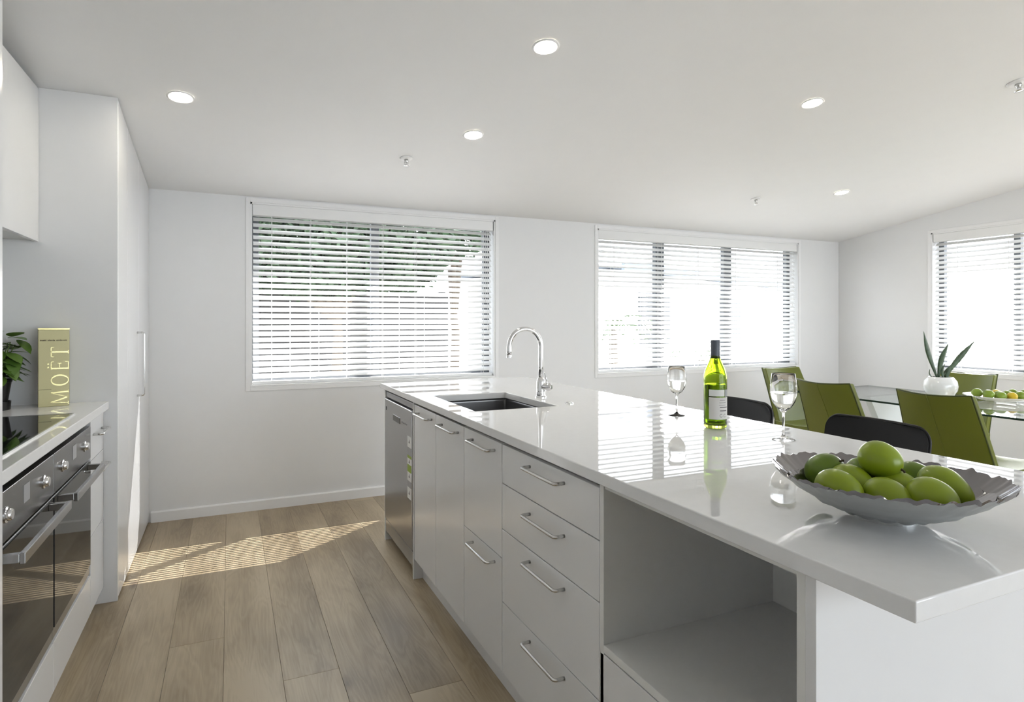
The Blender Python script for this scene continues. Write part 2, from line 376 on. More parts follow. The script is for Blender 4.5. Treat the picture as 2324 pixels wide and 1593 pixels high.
# neighbouring house
nh = thing('neighbour_house', 'pale rendered house with slate roof beyond the wide window', 'house', (6.4, 9.35, G), math.radians(24))
MB().box(.15, 9.0, .25, 5, 0, 2.5).build('house_wall', 'render', nh)
MB().hexa([(-.3, -.3, 2.52), (9.5, -.3, 2.52), (9.5, 5.5, 2.52), (-.3, 5.5, 2.52), (1.9, 2.1, 3.3), (7.3, 2.1, 3.3), (7.3, 3.0, 3.3), (1.9, 3.0, 3.3)]).build('house_roof', 'roof', nh)
MB().box(-.34, 9.5, -.36, -.3, 2.42, 2.60).build('gutter', 'roof', nh)
for xx in (1.2, 5.2):
    wv = MB().box(xx, xx+1.3, .21, .26, 1.0, 2.1).build('house_window', 'charcoal', nh)
    pn = MB().box(xx+.06, xx+1.24, .205, .212, 1.06, 2.04).build('pane', 'blackglass', wv); pn.location -= wv.location
# palm like shrubs
def palm(label, base, h, n, L):
    t = thing('garden_palm', label, 'palm', base)
    MB().tube([(0, 0, 0), (.03, .02, h*.5), (0, 0, h)], [.09, .07, .06], 8).build('trunk', 'bark', t, smooth=True)
    for k in range(n):
        a = 2*PI*k/n+random.uniform(-.2, .2); up = random.uniform(.2, 1.1); m = MB(); pts = []
        for i in range(9):
            s = i/8; pts.append(Vector((math.cos(a)*L*s*math.cos(up*(1-s)), math.sin(a)*L*s*math.cos(up*(1-s)), h+L*s*math.sin(up)*(1-.75*s)-.35*L*s*s)))
        m.tube(pts, [.012*(1-.8*i/8) for i in range(9)], 4); side = Vector((-math.sin(a), math.cos(a), 0))
        for i in range(1, 8):
            for j in (0, .5):
                p = pts[i].lerp(pts[i+1], j); d = (pts[i+1]-pts[i]).normalized()
                for sg in (-1, 1):
                    q = p+(side*sg*.75+d*.55-Vector((0, 0, .25)))*L*.24*(1-abs(i/8-.4)); m.add([p, p+d*.035, q], [(0, 1, 2)])
        m.build('frond', 'palm', t)
palm('feathery palm outside the wide window, left of its first mullion', (5.2, 7.7, G), 1.45, 14, .95)
palm('low palm beside the neighbouring house, under the roof line', (7.6, 8.5, G), .9, 11, .75)
# pale garden wall beyond the side window
tag(MB().box(11, 11.2, -4, 9, G, 1.7).build('garden_wall', 'render', world=True, bevel=.02), 'low pale garden wall beyond the side window', 'wall')

# back sliding door (behind the camera): real glazing that lets daylight in
dr = struct_empty('door_1', (2.5, YB, 0))
m = MB(); a0, a1, z0, z1 = WB; y0, y1 = YB-.12, YB-.05
m.box(a0, a0+.05, y0, y1, z0, z1).box(a1-.05, a1, y0, y1, z0, z1).box(a0+.05, a1-.05, y0, y1, z1-.05, z1).box(a0+.05, a1-.05, y0, y1, z0, z0+.04)
for k in (1, 2): xx = a0+(a1-a0)*k/3; m.box(xx-.03, xx+.03, y0, y1, z0+.04, z1-.05)
m.build('door_frame', 'charcoal', dr, world=True, bevel=.002)
for k in range(3):
    q0 = a0+(a1-a0)*k/3+(.05 if k == 0 else .03); q1 = a0+(a1-a0)*(k+1)/3-(.05 if k == 2 else .03)
    MB().box(q0, q1, YB-.09, YB-.085, z0+.04, z1-.05).build('pane', 'pane', dr, world=True)

# ------------------------------------------------------------------ ceiling fittings
def on_ceiling(o): o.rotation_euler = (-math.atan(SL), 0, 0)
LT = [(-.206, 3.23, 'downlight above the oven run'), (1.23, 2.331, 'downlight above the island drawers'), (1.239, 3.212, 'downlight above the sink'),
      (2.853, 2.332, 'downlight over the bar stools'), (4.419, 3.341, 'downlight over the glass dining table')]
for x, y, nm in LT:
    t = thing('downlight', 'round lit recessed '+nm, 'downlight', (x, y, zc(y)), 0, 'recessed ceiling downlights'); on_ceiling(t)
    MB().lathe([(.046, -.001), (.057, -.001), (.059, -.004), (.052, -.008), (.046, -.004)], 40, closed=True).build('trim_ring', 'trim', t, smooth=True)
    MB().lathe([(.046, -.0045), (.046, -.002)], 40).build('lens', 'lamp', t)
SP = [(.967, 3.629, 'sprinkler head in the ceiling before the sink window', 1), (3.822, 3.648, 'sprinkler head in the ceiling before the wide window', 1), (3.763, 1.822, 'sprinkler head in the ceiling above the dining chairs', 1.3)]
for x, y, lb, k in SP:
    t = thing('sprinkler_head', 'small white '+lb, 'sprinkler', (x, y, zc(y)), 0, 'ceiling sprinklers'); on_ceiling(t)
    MB().lathe([(.038*k, 0), (.038*k, -.004), (.028*k, -.009), (.018*k, -.010)], 28).build('escutcheon', 'trim', t, smooth=True)
    MB().lathe([(.012*k, -.009), (.012*k, -.022), (.008*k, -.026), (.008*k, -.032)], 16).build('body', 'nickel', t, smooth=True)
    MB().tube([(-.011*k, 0, -.022), (-.013*k, 0, -.034), (-.004*k, 0, -.046)], .0022, 6).tube([(.011*k, 0, -.022), (.013*k, 0, -.034), (.004*k, 0, -.046)], .0022, 6).build('frame_arms', 'chrome', t)
    MB().lathe([(.017*k, -.046), (.018*k, -.049), (.005, -.050)], 20).build('deflector', 'chrome', t, smooth=True)

# ------------------------------------------------------------------ island
def dhandle(parent, face_x, out, y0, y1, z, r=.0052, name='handle', m='nickel', vertical=None):
    s = 1 if out > 0 else -1
    if vertical is None:
        P = lambda d, t: (face_x+s*d, y0+t*(y1-y0), z); L = y1-y0
    else:
        P = lambda d, t: (face_x+s*d, vertical, y0+t*(y1-y0)); L = y1-y0
    d = abs(out); b = .012; pts = [P(-.001, 0), P(d-b, 0)]
    for i in range(1, 6):
        a = PI/2*i/5; pts.append(P(d-b+b*math.sin(a), (b-b*math.cos(a))/L))
    q = []
    for i in range(0, 5):
        a = PI/2*i/5; q.append(P(d-b+b*math.cos(a), 1-(b-b*math.sin(a))/L))
    pts += q+[P(d-b, 1), P(-.001, 1)]
    o = MB().tube(pts, r, 10).build(name, m, parent, smooth=True, world=True); return o
def front(parent, name, x0, x1, y0, y1, z0, z1, m='lacq'):
    g = .0015; return MB().box(x0, x1, y0+g, y1-g, z0+g, z1-g).build(name, m, parent, world=True, bevel=.0012)
def carcass(parent, x0, x1, y0, y1, z0, z1, open_side, t=.016, name='cabinet_body', m='carc', top=True):
    mb = MB(); mb.box(x0, x1, y0, y0+t, z0, z1); mb.box(x0, x1, y1-t, y1, z0, z1); mb.box(x0, x1, y0+t, y1-t, z0, z0+t)
    if top: mb.box(x0, x1, y0+t, y1-t, z1-t, z1)
    if open_side == '-x': mb.box(x1-t, x1, y0+t, y1-t, z0+t, z1-(t if top else 0))
    else: mb.box(x0, x0+t, y0+t, y1-t, z0+t, z1-(t if top else 0))
    return mb.build(name, m, parent, world=True)
XF = .835; XBK = 1.42; BT = .92; BU = .89
# bench top with sink cut-out
wt = MB(); sx0, sx1, sy0, sy1 = .906, 1.287, 2.323, 2.882; bx0, bx1, by0, by1 = .812, 1.757, .507, 3.637
xs = [bx0, sx0, sx1, bx1]; ys = [by0, sy0, sy1, by1]
vid = {}; vs = []; fs = []
for k, z in enumerate((BU, BT)):
    for i in range(4):
        for j in range(4): vid[i, j, k] = len(vs); vs.append((xs[i], ys[j], z))
for i in range(3):
    for j in range(3):
        if (i, j) == (1, 1): continue
        for k in (0, 1): fs.append((vid[i, j, k], vid[i+1, j, k], vid[i+1, j+1, k], vid[i, j+1, k]))
def side(a, b): fs.append((vid[a[0], a[1], 0], vid[b[0], b[1], 0], vid[b[0], b[1], 1], vid[a[0], a[1], 1]))
for i in range(3): side((i, 0), (i+1, 0)); side((i, 3), (i+1, 3)); side((0, i), (0, i+1)); side((3, i), (3, i+1))
for a, b in (((1, 1), (2, 1)), ((2, 1), (2, 2)), ((2, 2), (1, 2)), ((1, 2), (1, 1))): side(a, b)
wt.add(vs, fs); o = wt.build('island_worktop', 'stone', world=True, bevel=.0025, seg=3)
tag(o, 'long glossy white stone worktop of the kitchen island', 'worktop')
# sink
t = thing('kitchen_sink', 'undermount stainless steel sink bowl set in the island worktop', 'sink', ((sx0+sx1)/2, (sy0+sy1)/2, .69))
m = MB(); e = .006; zt = BU-.0005; zb = .70
def ring(d, z): return [(sx0-e+d, sy0-e+d, z), (sx1+e-d, sy0-e+d, z), (sx1+e-d, sy1+e-d, z), (sx0-e+d, sy1+e-d, z)]
rows = [ring(-.02, zt), ring(0, zt), ring(.0, zb+.02), ring(.02, zb), ring(.17, zb-.004)]
vs = [p for rw in rows for p in rw]; fs = [(i*4+k, i*4+(k+1) % 4, i*4+4+(k+1) % 4, i*4+4+k) for i in range(4) for k in range(4)]+[(16, 17, 18, 19)]
m.add(vs, fs); m.build('bowl', 'sink', t, world=True, bevel=.012, seg=4)
m = MB(); m.lathe([(.0, .003), (.035, .003), (.042, .001), (.042, -.003)], 24, (sx0+sx1)/2, (sy0+sy1)/2, zb-.003); m.build('drain', 'chrome', t, smooth=True, world=True)
# tap
tx, ty = 1.352, 2.611
t = thing('mixer_tap', 'chrome gooseneck mixer tap beside the island sink', 'tap', (tx, ty, BT))
MB().lathe([(.027, 0), (.027, .004), (.021, .010), (.021, .075), (.018, .088), (.012, .095)], 28).build('base', 'chrome', t, smooth=True, auto=True)
R = .083; pts = [(0, 0, .085), (0, 0, .15), (0, 0, .245)]+[tuple(p) for p in arc((-R, 0, .245), (1, 0, 0), (0, 0, 1), R, .12, PI-.0, 18)]+[(-2*R, 0, .225), (-2*R, 0, .205)]
MB().tube(pts, .0115, 16).build('spout', 'chrome', t, smooth=True)
MB().lathe([(.013, 0), (.013, .012), (.010, .012)], 16, -2*R, 0, .195).build('aerator', 'chrome', t, smooth=True, auto=True)
m = MB(); m.tube([(.008, -.012, .052), (.03, -.036, .052), (.036, -.043, .052)], [.019, .019, .012], 18); m.build('mixer_body', 'chrome', t, smooth=True, auto=True)
MB().tube([(.022, -.03, .066), (.015, -.022, .10), (.010, -.014, .128)], [.0035, .003, .0025], 8).build('lever', 'chrome', t, smooth=True)
t = thing('air_switch', 'small chrome push button on the worktop next to the tap', 'button', (1.366, 2.365, BT))
MB().lathe([(.019, 0), (.019, .003), (.016, .005), (.013, .005), (.013, .003)], 24).build('bezel', 'chrome', t, smooth=True, auto=True)
MB().lathe([(.012, .001), (.012, .006), (.010, .008)], 24).build('button', 'nickel', t, smooth=True, auto=True)

YD0, YD1 = 2.998, 3.588
GI = 'white island cabinet units'
# far end panel
t = MB().box(.832, XBK, YD1+.002, YD1+.022, 0, BU).build('end_panel', 'lacq', world=True, bevel=.001)
tag(t, 'white end panel of the island beside the steel dishwasher, facing the window wall', 'panel')
t = MB().box(.832, XBK, YD0-.018, YD0-.002, 0, BU).build('divider_panel', 'lacq', world=True, bevel=.001)
tag(t, 'thin white upright panel between the dishwasher and the sink cabinet', 'panel')
# dishwasher
t = thing('dishwasher', 'stainless steel dishwasher under the island worktop', 'dishwasher', (1.12, (YD0+YD1)/2, 0))
y0, y1 = YD0+.003, YD1-.003
MB().box(.86, XBK, y0, y1, .10, .87).build('tub', 'grey', t, world=True)
d = MB().box(.828, .858, y0, y1, .135, .835).build('door', 'steel', t, world=True, bevel=.004)
MB().box(.838, .868, y0, y1, .842, .872).build('top_rail', 'grey', t, world=True, bevel=.002)
MB().box(.834, .86, y0, y1, .055, .128).build('kick_plate', 'steel', t, world=True, bevel=.002)
MB().box(.90, .92, y0, y1, .0, .10).build('toe_board', 'dark', t, world=True)
MB().box(.8265, .829, 3.235, 3.385, .735, .767).build('display', 'blackglass', d, world=True)
for k in range(4): MB().lathe([(.004, -.001), (.004, .001)], 10).build('button', 'grey', d)
for k, b in enumerate([c for c in d.children if c.name.startswith('button')]):
    b.rotation_euler = (0, PI/2, 0); b.location = Vector((.8275, 3.19-k*.03, .752))-origin_of(d)
MB().box(.8262, .8285, 3.545, 3.555, .77, .79).build('badge', 'dark', d, world=True)
segs = [(.70, .645, 'sticker_w'), (.645, .605, 'grey'), (.605, .59, 'sticker_g'), (.59, .558, 'sticker_w'), (.558, .52, 'sticker_g'), (.52, .475, 'sticker_w'), (.475, .443, 'grey'), (.443, .385, 'sticker_w')]
for a, b, mm in segs:
    q = MB().box(.8266, .8284, 3.008, 3.078, b, a).build('sticker', mm, d, world=True)
for zz in (.675, .574, .50, .415): MB().prism([(0, .012), (-.011, -.008), (.011, -.008)], lambda a, b, s: (s, 3.043+a, zz+b), .8263, .8268).build('sticker_mark', 'ink', d, world=True)

# sink cabinet, two doors
t = thing('sink_cabinet', 'white two-door sink cabinet next to the dishwasher', 'cabinet', (1.12, 2.62, .1), 0, GI)
carcass(t, XF+.02, XBK, 2.267, YD0-.019, .10, BU, '-x', top=False)
for a, b in ((2.629, YD0-.019), (2.267, 2.629)):
    f = front(t, 'door', XF, XF+.018, a, b, .10, .872); c = (a+b)/2-.015; dhandle(f, XF, -.032, c-.103, c+.103, .838)
# narrow pull-out unit
t = thing('pull_out_cabinet', 'narrow white cabinet with two tall pull-out fronts beside the drawers', 'cabinet', (1.12, 2.08, .1), 0, GI)
carcass(t, XF+.02, XBK, 1.897, 2.266, .10, BU, '-x')
for z0, z1, hz in ((.485, .872, .838), (.10, .485, .452)):
    f = front(t, 'drawer', XF, XF+.018, 1.897, 2.266, z0, z1); dhandle(f, XF, -.032, 1.958, 2.166, hz)
# four drawers
t = thing('drawer_unit', 'white unit of four wide drawers in the island', 'drawers', (1.12, 1.6, .1), 0, GI)
carcass(t, XF+.02, XBK, 1.295, 1.896, .10, BU, '-x')
for z0, z1, hz in ((.739, .872, .840), (.585, .739, .695), (.340, .585, .549), (.10, .340, .305)):
    f = front(t, 'drawer', XF, XF+.018, 1.295, 1.896, z0, z1); dhandle(f, XF, -.032, 1.472, 1.684, hz)
# open niche with deep front below
t = thing('niche_cabinet', 'open microwave niche with a blank white front below it', 'cabinet', (1.12, 1.0, .1), 0, GI)
carcass(t, XF, XBK, 1.2755, 1.2945, .10, BU, '-x', .019, 'side_panel')
ob = [c for c in t.children][0]; bpy.data.objects.remove(ob)
for a, b in ((1.277, 1.2945), (.694, .712)): MB().box(XF, XBK, a, b, .10 if a > 1 else 0, BU).build('side_panel', 'carc', t, world=True, bevel=.001)
MB().box(XBK-.016, XBK, .712, 1.277, .10, BU).build('back_panel', 'carc', t, world=True)
MB().box(XF, XBK-.016, .712, 1.277, .470, .490).build('shelf', 'carc', t, world=True, bevel=.001)
MB().box(XF+.004, XF+.09, .712, 1.277, .872, BU).build('top_rail', 'carc', t, world=True)
MB().box(XF+.02, XBK-.016, .712, 1.277, .10, .116).build('base_board', 'carc', t, world=True)
front(t, 'drawer', XF, XF+.018, .712, 1.2935, .10, .468)
# near end panel and back panel
t = MB().box(.832, 1.745, .673, .693, 0, BU).build('end_panel', 'lacq', world=True, bevel=.001); tag(t, 'wide white end panel of the island under the worktop overhang near the fruit bowl', 'panel')
t = MB().box(XBK+.001, XBK+.017, .694, YD1, 0, BU).build('back_panel', 'lacq', world=True, bevel=.001); tag(t, 'long white back panel of the island behind the bar stools', 'panel')
t = MB().box(.878, .894, .7125, YD0-.019, 0, .099).build('kickboard', 'lacq', world=True, bevel=.001); tag(t, 'recessed white kickboard along the foot of the island', 'kickboard')

# ------------------------------------------------------------------ left run
t = MB().box(XL+.001, -.50, 1.748, 3.319, BU-.005, BT).build('oven_worktop', 'stone', world=True, bevel=.0025, seg=3); tag(t, 'white stone worktop over the twin ovens', 'worktop')
XO = -.52
# pantry
t = thing('tall_pantry', 'full-height white pantry cabinet against the window wall corner', 'cabinet', (-.79, 3.92, 0))
def rake_box(m, x0, x1, y0, y1, z0, g=.001):
    m.hexa([(x0, y0, z0), (x1, y0, z0), (x1, y1, z0), (x0, y1, z0), (x0, y0, zc(y0)-g), (x1, y0, zc(y0)-g), (x1, y1, zc(y1)-g), (x0, y1, zc(y1)-g)]); return m
rake_box(MB(), XL+.001, -.467, 3.32, 3.34, 0).build('side_panel', 'lacq', t, world=True, bevel=.001)
rake_box(MB(), XL+.001, -.488, 3.341, YW-.001, .0).build('cabinet_body', 'carc', t, world=True)
dd = []
for a, b in ((3.342, 3.62), (3.62, 4.045), (4.045, YW-.002)):
    dd.append(rake_box(MB(), -.486, -.467, a+.0015, b-.0015, .012, .006).build('door', 'lacq', t, world=True, bevel=.0012))
dhandle(dd[1], -.467, .034, .872, 1.222, 3.975, vertical=3.975)
# upper cabinet
t = thing('upper_cabinet', 'white wall cabinet hung above the cooktop', 'cabinet', (-.94, 2.6, 1.64))
MB().box(XL+.001, -.781, 1.75, 3.319, 1.64, 2.305).build('cabinet_body', 'carc', t, world=True)
for a, b in ((2.72, 3.319), (2.12, 2.72), (1.75, 2.12)): front(t, 'door', -.780, -.761, a, b, 1.632, 2.307)
# tall fridge housing
t = thing('fridge_housing', 'tall white cabinet closing the oven run opposite the pantry', 'cabinet', (-.79, 1.3, 0))
MB().box(XL+.001, -.488, .86, 1.725, 0, 2.28).build('cabinet_body', 'carc', t, world=True)
MB().box(XL+.001, -.467, 1.726, 1.746, 0, 2.3).build('side_panel', 'lacq', t, world=True, bevel=.001)
for z0, z1 in ((.1, 1.5), (1.5, 2.28)): front(t, 'door', -.487, -.468, .862, 1.725, z0, z1)
# ovens
def oven(label, y0, y1):
    t = thing('built_in_oven', label, 'oven', ((XL+XO)/2, (y0+y1)/2, .24), 0, 'twin built-in ovens'); y0 += .001; y1 -= .001
    MB().box(-1.05, XO-.024, y0+.005, y1-.005, .24, .85).build('oven_body', 'dark', t, world=True)
    c = MB().box(XO-.022, XO, y0, y1, .722, .853).build('control_panel', 'ovensteel', t, world=True, bevel=.002)
    MB().box(XO-.001, XO+.0012, (y0+y1)/2-.028, (y0+y1)/2+.028, .778, .828).build('display', 'grey', c, world=True)
    for k in (.115, (y1-y0)-.115):
        kb = MB().lathe([(.021, 0), (.021, .003), (.016, .005), (.015, .013), (.013, .015)], 28).build('knob', 'chrome', c, smooth=True, auto=True)
        kb.rotation_euler = (0, PI/2, 0); kb.location = Vector((XO+.0075, y0+k, .79))-origin_of(c)
    d = MB().box(XO-.022, XO-.004, y0, y1, .245, .712).build('door', 'steel', t, world=True, bevel=.002)
    MB().box(XO-.005, XO+.001, y0+.006, y1-.006, .285, .708).build('door_glass', 'ovenglass', d, world=True, bevel=.001)
    m = MB(); m.box(XO+.045, XO+.058, y0+.045, y1-.045, .680, .708)
    m.box(XO, XO+.046, y0+.045, y0+.065, .684, .706).box(XO, XO+.046, y1-.065, y1-.045, .684, .706); m.build('handle', 'steel', d, world=True, bevel=.002)
    return t
oven('built-in steel oven with dark glass door, beside the narrow drawers', 2.441, 3.028)
oven('built-in steel oven with dark glass door, cut by the tall cabinet edge', 1.852, 2.439)
t = thing('oven_cabinet', 'white base housing with plain low fronts under the ovens', 'cabinet', (-.8, 2.4, .07))
MB().box(-1.08, -.545, 1.852, 3.028, .09, .235).build('cabinet_body', 'carc', t, world=True)
for a, b in ((2.441, 3.0285), (1.852, 2.441)): front(t, 'drawer', XO-.02, XO-.001, a, b, .075, .238)
MB().box(XO-.022, XO-.003, 1.75, 1.851, .075, .884).build('filler_panel', 'lacq', t, world=True, bevel=.001)
MB().box(-.575, -.557, 1.75, 3.319, 0, .072).build('kickboard', 'lacq', t, world=True)
t = thing('narrow_drawer_unit', 'narrow white drawer stack between the oven and the tall panel', 'drawers', (-.8, 3.17, .07))
MB().box(-1.08, XO-.021, 3.030, 3.318, .09, .883).build('cabinet_body', 'carc', t, world=True)
for z0, z1, hz in ((.705, .872, .808), (.39, .705, .652), (.075, .39, .34)):
    f = front(t, 'drawer', XO-.02, XO-.001, 3.030, 3.318, z0, z1)
    if hz > .5: dhandle(f, XO-.001, .034, 3.085, 3.265, hz)
# cooktop
t = thing('cooktop', 'black glass cooktop set in the worktop over the ovens', 'cooktop', (-.8, 2.44, BT))
MB().box(-1.06, -.556, 1.99, 2.893, BT-.0003, BT+.005).build('glass_plate', 'blackglass', t, world=True, bevel=.001)
MB().box(-.556, -.550, 1.99, 2.899, BT-.0003, BT+.006).box(-1.06, -.556, 2.893, 2.899, BT-.0003, BT+.006).build('steel_edge', 'nickel', t, world=True)

# gold gift box with lettering
a = math.radians(14)
t = thing('gift_box', 'tall gold gift box with raised gold lettering, beside the potted basil', 'box', (-.683, 3.21, BT), a)
bw, bd, bh = .108, .085, .336
MB().box(-bw/2, bw/2, 0, bd, 0, bh-.008).build('carton', 'gold', t, bevel=.0015)
MB().box(-bw/2-.0008, bw/2+.0008, -.0008, bd+.0008, bh-.008, bh).build('lid_band', 'goldfoil', t, bevel=.001)
def stroke(m, p, q, w):   # text space u (reading direction -> up), v (letter height -> left)
    p = Vector(p); q = Vector(q); d = (q-p).normalized(); n = Vector((-d.y, d.x))*w/2
    poly = [p-n, q-n, q+n, p+n]; m.prism([tuple(k) for k in poly], lambda u, v, s: (bw/2-.003-v, s, u), -.0022, .0002)
def letter(ch, u0, u1, h):
    m = MB(); w = u1-u0; mid = (u0+u1)/2; k = .0055; s = .0022
    if ch == 'T':
        stroke(m, (mid, 0), (mid, h), k); stroke(m, (u0, h-s/2), (u1, h-s/2), s*1.3); stroke(m, (u0+.001, h), (u0+.001, h-.011), s); stroke(m, (u1-.001, h), (u1-.001, h-.011), s); stroke(m, (mid-.008, s/2), (mid+.008, s/2), s)
    if ch == 'E':
        stroke(m, (u0+.005, 0), (u0+.005, h), k); 
        for v in (s/2, h-s/2): stroke(m, (u0, v), (u1, v), s*1.2)
        stroke(m, (u0+.005, h*.52), (u1-.008, h*.52), s); stroke(m, (u1-.001, 0), (u1-.001, .012), s); stroke(m, (u1-.001, h), (u1-.001, h-.010), s); stroke(m, (u1-.008, h*.52-.006), (u1-.008, h*.52+.006), s)
        for du in (-.007, .007): stroke(m, (mid+du-.003, h+.009), (mid+du+.003, h+.009), .006)
    if ch == 'O':
        n = 28
        for i in range(n):
            p0 = 2*PI*i/n; p1 = 2*PI*(i+1)/n; wd = .002+.0045*abs(math.cos((p0+p1)/2))
            stroke(m, (mid+w/2*.9*math.cos(p0), h/2+h/2*.97*math.sin(p0)), (mid+w/2*.9*math.cos(p1), h/2+h/2*.97*math.sin(p1)), wd)
    if ch == 'M':
        stroke(m, (u0+.005, 0), (u0+.009, h), s); stroke(m, (u1-.005, 0), (u1-.009, h), k); stroke(m, (u0+.009, h), (mid, .004), k); stroke(m, (mid, .004), (u1-.009, h), s)
        for uu in (u0+.005, u1-.005): stroke(m, (uu-.006, s/2), (uu+.006, s/2), s)
    m.build('letter', 'goldfoil', t)
H0 = .062
for ch, f0, f1 in (('T', .63, .757), ('E', .468, .572), ('O', .262, .402), ('M', .025, .20)): letter(ch, f0*bh, f1*bh, H0)
m = MB()
for i in range(22):
    if i not in (5, 12): m.box(-bw/2+.008+i*.0042, -bw/2+.0105+i*.0042, -.0012, .0002, bh*.835, bh*.835+.005*random.uniform(.7, 1.1))
m.build('small_print', 'twig', t)
MB().box(-bw/2, bw/2-.063, -.0006, .0002, bh*.217, bh*.217+.0012).build('crease_line', 'twig', t)

# potted basil
def leaf_mesh(m, base, d, up, L, Wd, bend, fold=.25, nseg=5):
    d = Vector(d).normalized(); up = Vector(up); s = d.cross(up).normalized(); n = s.cross(d).normalized(); rows = []
    for i in range(nseg+1):
        u = i/nseg; w = Wd*math.sin(PI*min(1, .04+u*.96))**.75*(1-.25*u) if i < nseg else 0.0005
        p = Vector(base)+d*L*u-n*bend*L*u*u
        rows.append((p-s*w/2+n*w*fold, p, p+s*w/2+n*w*fold))
    vs = [q for r in rows for q in r]; fs = []
    for i in range(nseg):
        for k in (0, 1): fs.append((i*3+k, i*3+k+1, i*3+4+k, i*3+3+k))
    m.add(vs, fs)
t = thing('potted_basil', 'leafy basil plant in a black nursery pot on the worktop', 'plant', (-.888, 3.175, BT))
MB().lathe([(.048, .012), (.066, .125), (.070, .125), (.070, .115), (.067, .113), (.052, .010)], 28, closed=True).build('pot', 'pot', t, smooth=True, auto=True)
MB().lathe([(.064, 0), (.066, .035), (.062, .035), (.060, .012)], 28).build('saucer', 'pot', t, smooth=True, auto=True)
MB().box(-.005, .032, -.0675, -.064, .008, .03).build('plant_tag', 'label', t)
MB().lathe([(.060, .10), (.062, .112), (.01, .115)], 24).build('soil', 'soil', t)
for k in range(18):
    a = k*2.4; r = .012+.03*(k % 5)/5; b = Vector((math.cos(a)*r, math.sin(a)*r, .11)); lean = Vector((math.cos(a), math.sin(a), 0))*(.02+.05*random.random()); h = random.uniform(.07, .19)
    top = b+lean+Vector((0, 0, h)); MB().tube([b, b.lerp(top, .5)+Vector((0, 0, .01)), top], [.003, .0025, .002], 6).build('stem', 'stem', t)
    for q in range(7):
        al = a+q*1.9+random.uniform(-.4, .4); up = random.uniform(-.75, .3); m = MB()
        leaf_mesh(m, b.lerp(top, .35+.13*q), (math.cos(al)*math.cos(up), math.sin(al)*math.cos(up), math.sin(up)), (0, 0, 1), random.uniform(.065, .095), random.uniform(.052, .072), random.uniform(.0, .35), .07)
        m.build('leaf', 'basil', t, smooth=True)

# ------------------------------------------------------------------ on the island
# wine bottle
t = thing('wine_bottle', 'green glass wine bottle with grey screw cap and pale label', 'bottle', (1.511, 1.620, BT), -.55)
out = [(.0, .0), (.030, .0), (.0365, .004), (.0385, .012), (.0385, .165), (.0375, .182), (.033, .200), (.025, .218), (.0185, .234), (.0148, .248), (.0142, .285), (.0142, .292)]
inn = [(.0115, .292), (.0115, .250), (.0155, .233), (.022, .217), (.0305, .198), (.0352, .181), (.0362, .165), (.0362, .02), (.030, .012), (.014, .026), (0, .030)]
prof = out[1:]+inn[:-1]
m = MB(); m.lathe(out[1:]+inn[:-1], 48, closed=False)
m.build('glass', 'bottle', t, smooth=True)
MB().lathe([(.0360, .020), (.0362, .03), (.0361, .150), (.0, .1505)][0:3], 40).build('wine', 'bottle', t, smooth=True, auto=True)
MB().lathe([(.0150, .238), (.0152, .298), (.0145, .300)], 32).build('screw_cap', 'capsule', t, smooth=True, auto=True)
def wrap(m, r, a0, a1, z0, z1, n=18, th=.0005):
    vs = []
    for i in range(n+1):
        a = a0+(a1-a0)*i/n
        for rr, z in ((r, z0), (r, z1), (r+th, z0), (r+th, z1)): vs.append((rr*math.cos(a), rr*math.sin(a), z))
    fs = []
    for i in range(n):
        b = i*4; c = b+4; fs += [(b+2, c+2, c+3, b+3), (b, b+1, c+1, c), (b+1, b+3, c+3, c+1), (b, c, c+2, b+2)]
    fs += [(0, 2, 3, 1), (n*4, n*4+1, n*4+3, n*4+2)]; m.add(vs, fs)
A0, A1 = -PI/2-.75, -PI/2+1.15
m = MB(); wrap(m, .0386, A0, A1, .034, .108); L1 = m.build('front_label', 'label', t, smooth=True, auto=True)
m = MB(); wrap(m, .0386, A0, A1-.5, .112, .134); m.build('neck_label', 'sticker_w', t, smooth=True, auto=True)
m = MB(); wrap(m, .0391, A1-.45, A1, .110, .134, 8); m.build('medal', 'grey', t, smooth=True, auto=True)
for z, s, hh in ((.098, .5, .0012), (.09, .6, .001), (.082, .55, .001), (.0735, .8, .0028), (.062, .7, .003)):
    m = MB(); c0 = A0+.95; wrap(m, .0391, c0-.05+random.uniform(-.05, .05), c0+s, z, z+hh, 10, .0003); pl = m.build('print_line', 'ink', L1); pl.location -= L1.location
for cc in (A0+1.05, A0+1.42):
    m = MB()
    for k in range(2, 15):
        a0_ = 2*PI*k/16; a1_ = 2*PI*(k+1)/16; r = .0394
        p = [(cc+.13*math.cos(q)*f, .047+.0058*math.sin(q)*f) for q, f in ((a0_, 1), (a1_, 1), (a1_, .78), (a0_, .78))]
        m.add([(r*math.cos(u), r*math.sin(u), v) for u, v in p], [(0, 1, 2, 3)])
    pl = m.build('print_letter', 'ink', L1); pl.location -= L1.location

def wine_glass(label, loc, k, fill):
    t = thing('wine_glass', label, 'glass', loc, 0, 'glasses of white wine')
    o = [(.0, 0), (.034, 0), (.0345, .0012), (.030, .0028), (.012, .006), (.0055, .012), (.0038, .03), (.0036, .065), (.0045, .080), (.010, .088), (.022, .098), (.033, .116), (.0385, .140), (.0375, .165), (.0335, .197), (.0325, .200)]
    i = [(.0318, .199), (.0366, .165), (.0376, .140), (.0322, .1165), (.0212, .0992), (.009, .0905), (.001, .089)]
    MB().lathe([(r*k, z*k) for r, z in o[1:]+i], 48).build('crystal', 'wineglass', t, smooth=True)
    w = [(.002, .0895), (.009, .0908), (.0211, .0995), (.0321, .1168), (.0372, .1365)]
    if fill > .14: w += [(.0372, .1365+.001), (.0373, fill)]
    else: w[-1] = (.0365, fill)
    MB().lathe([(r*k, z*k) for r, z in w], 48).build('wine', 'wine', t, smooth=True, auto=True)
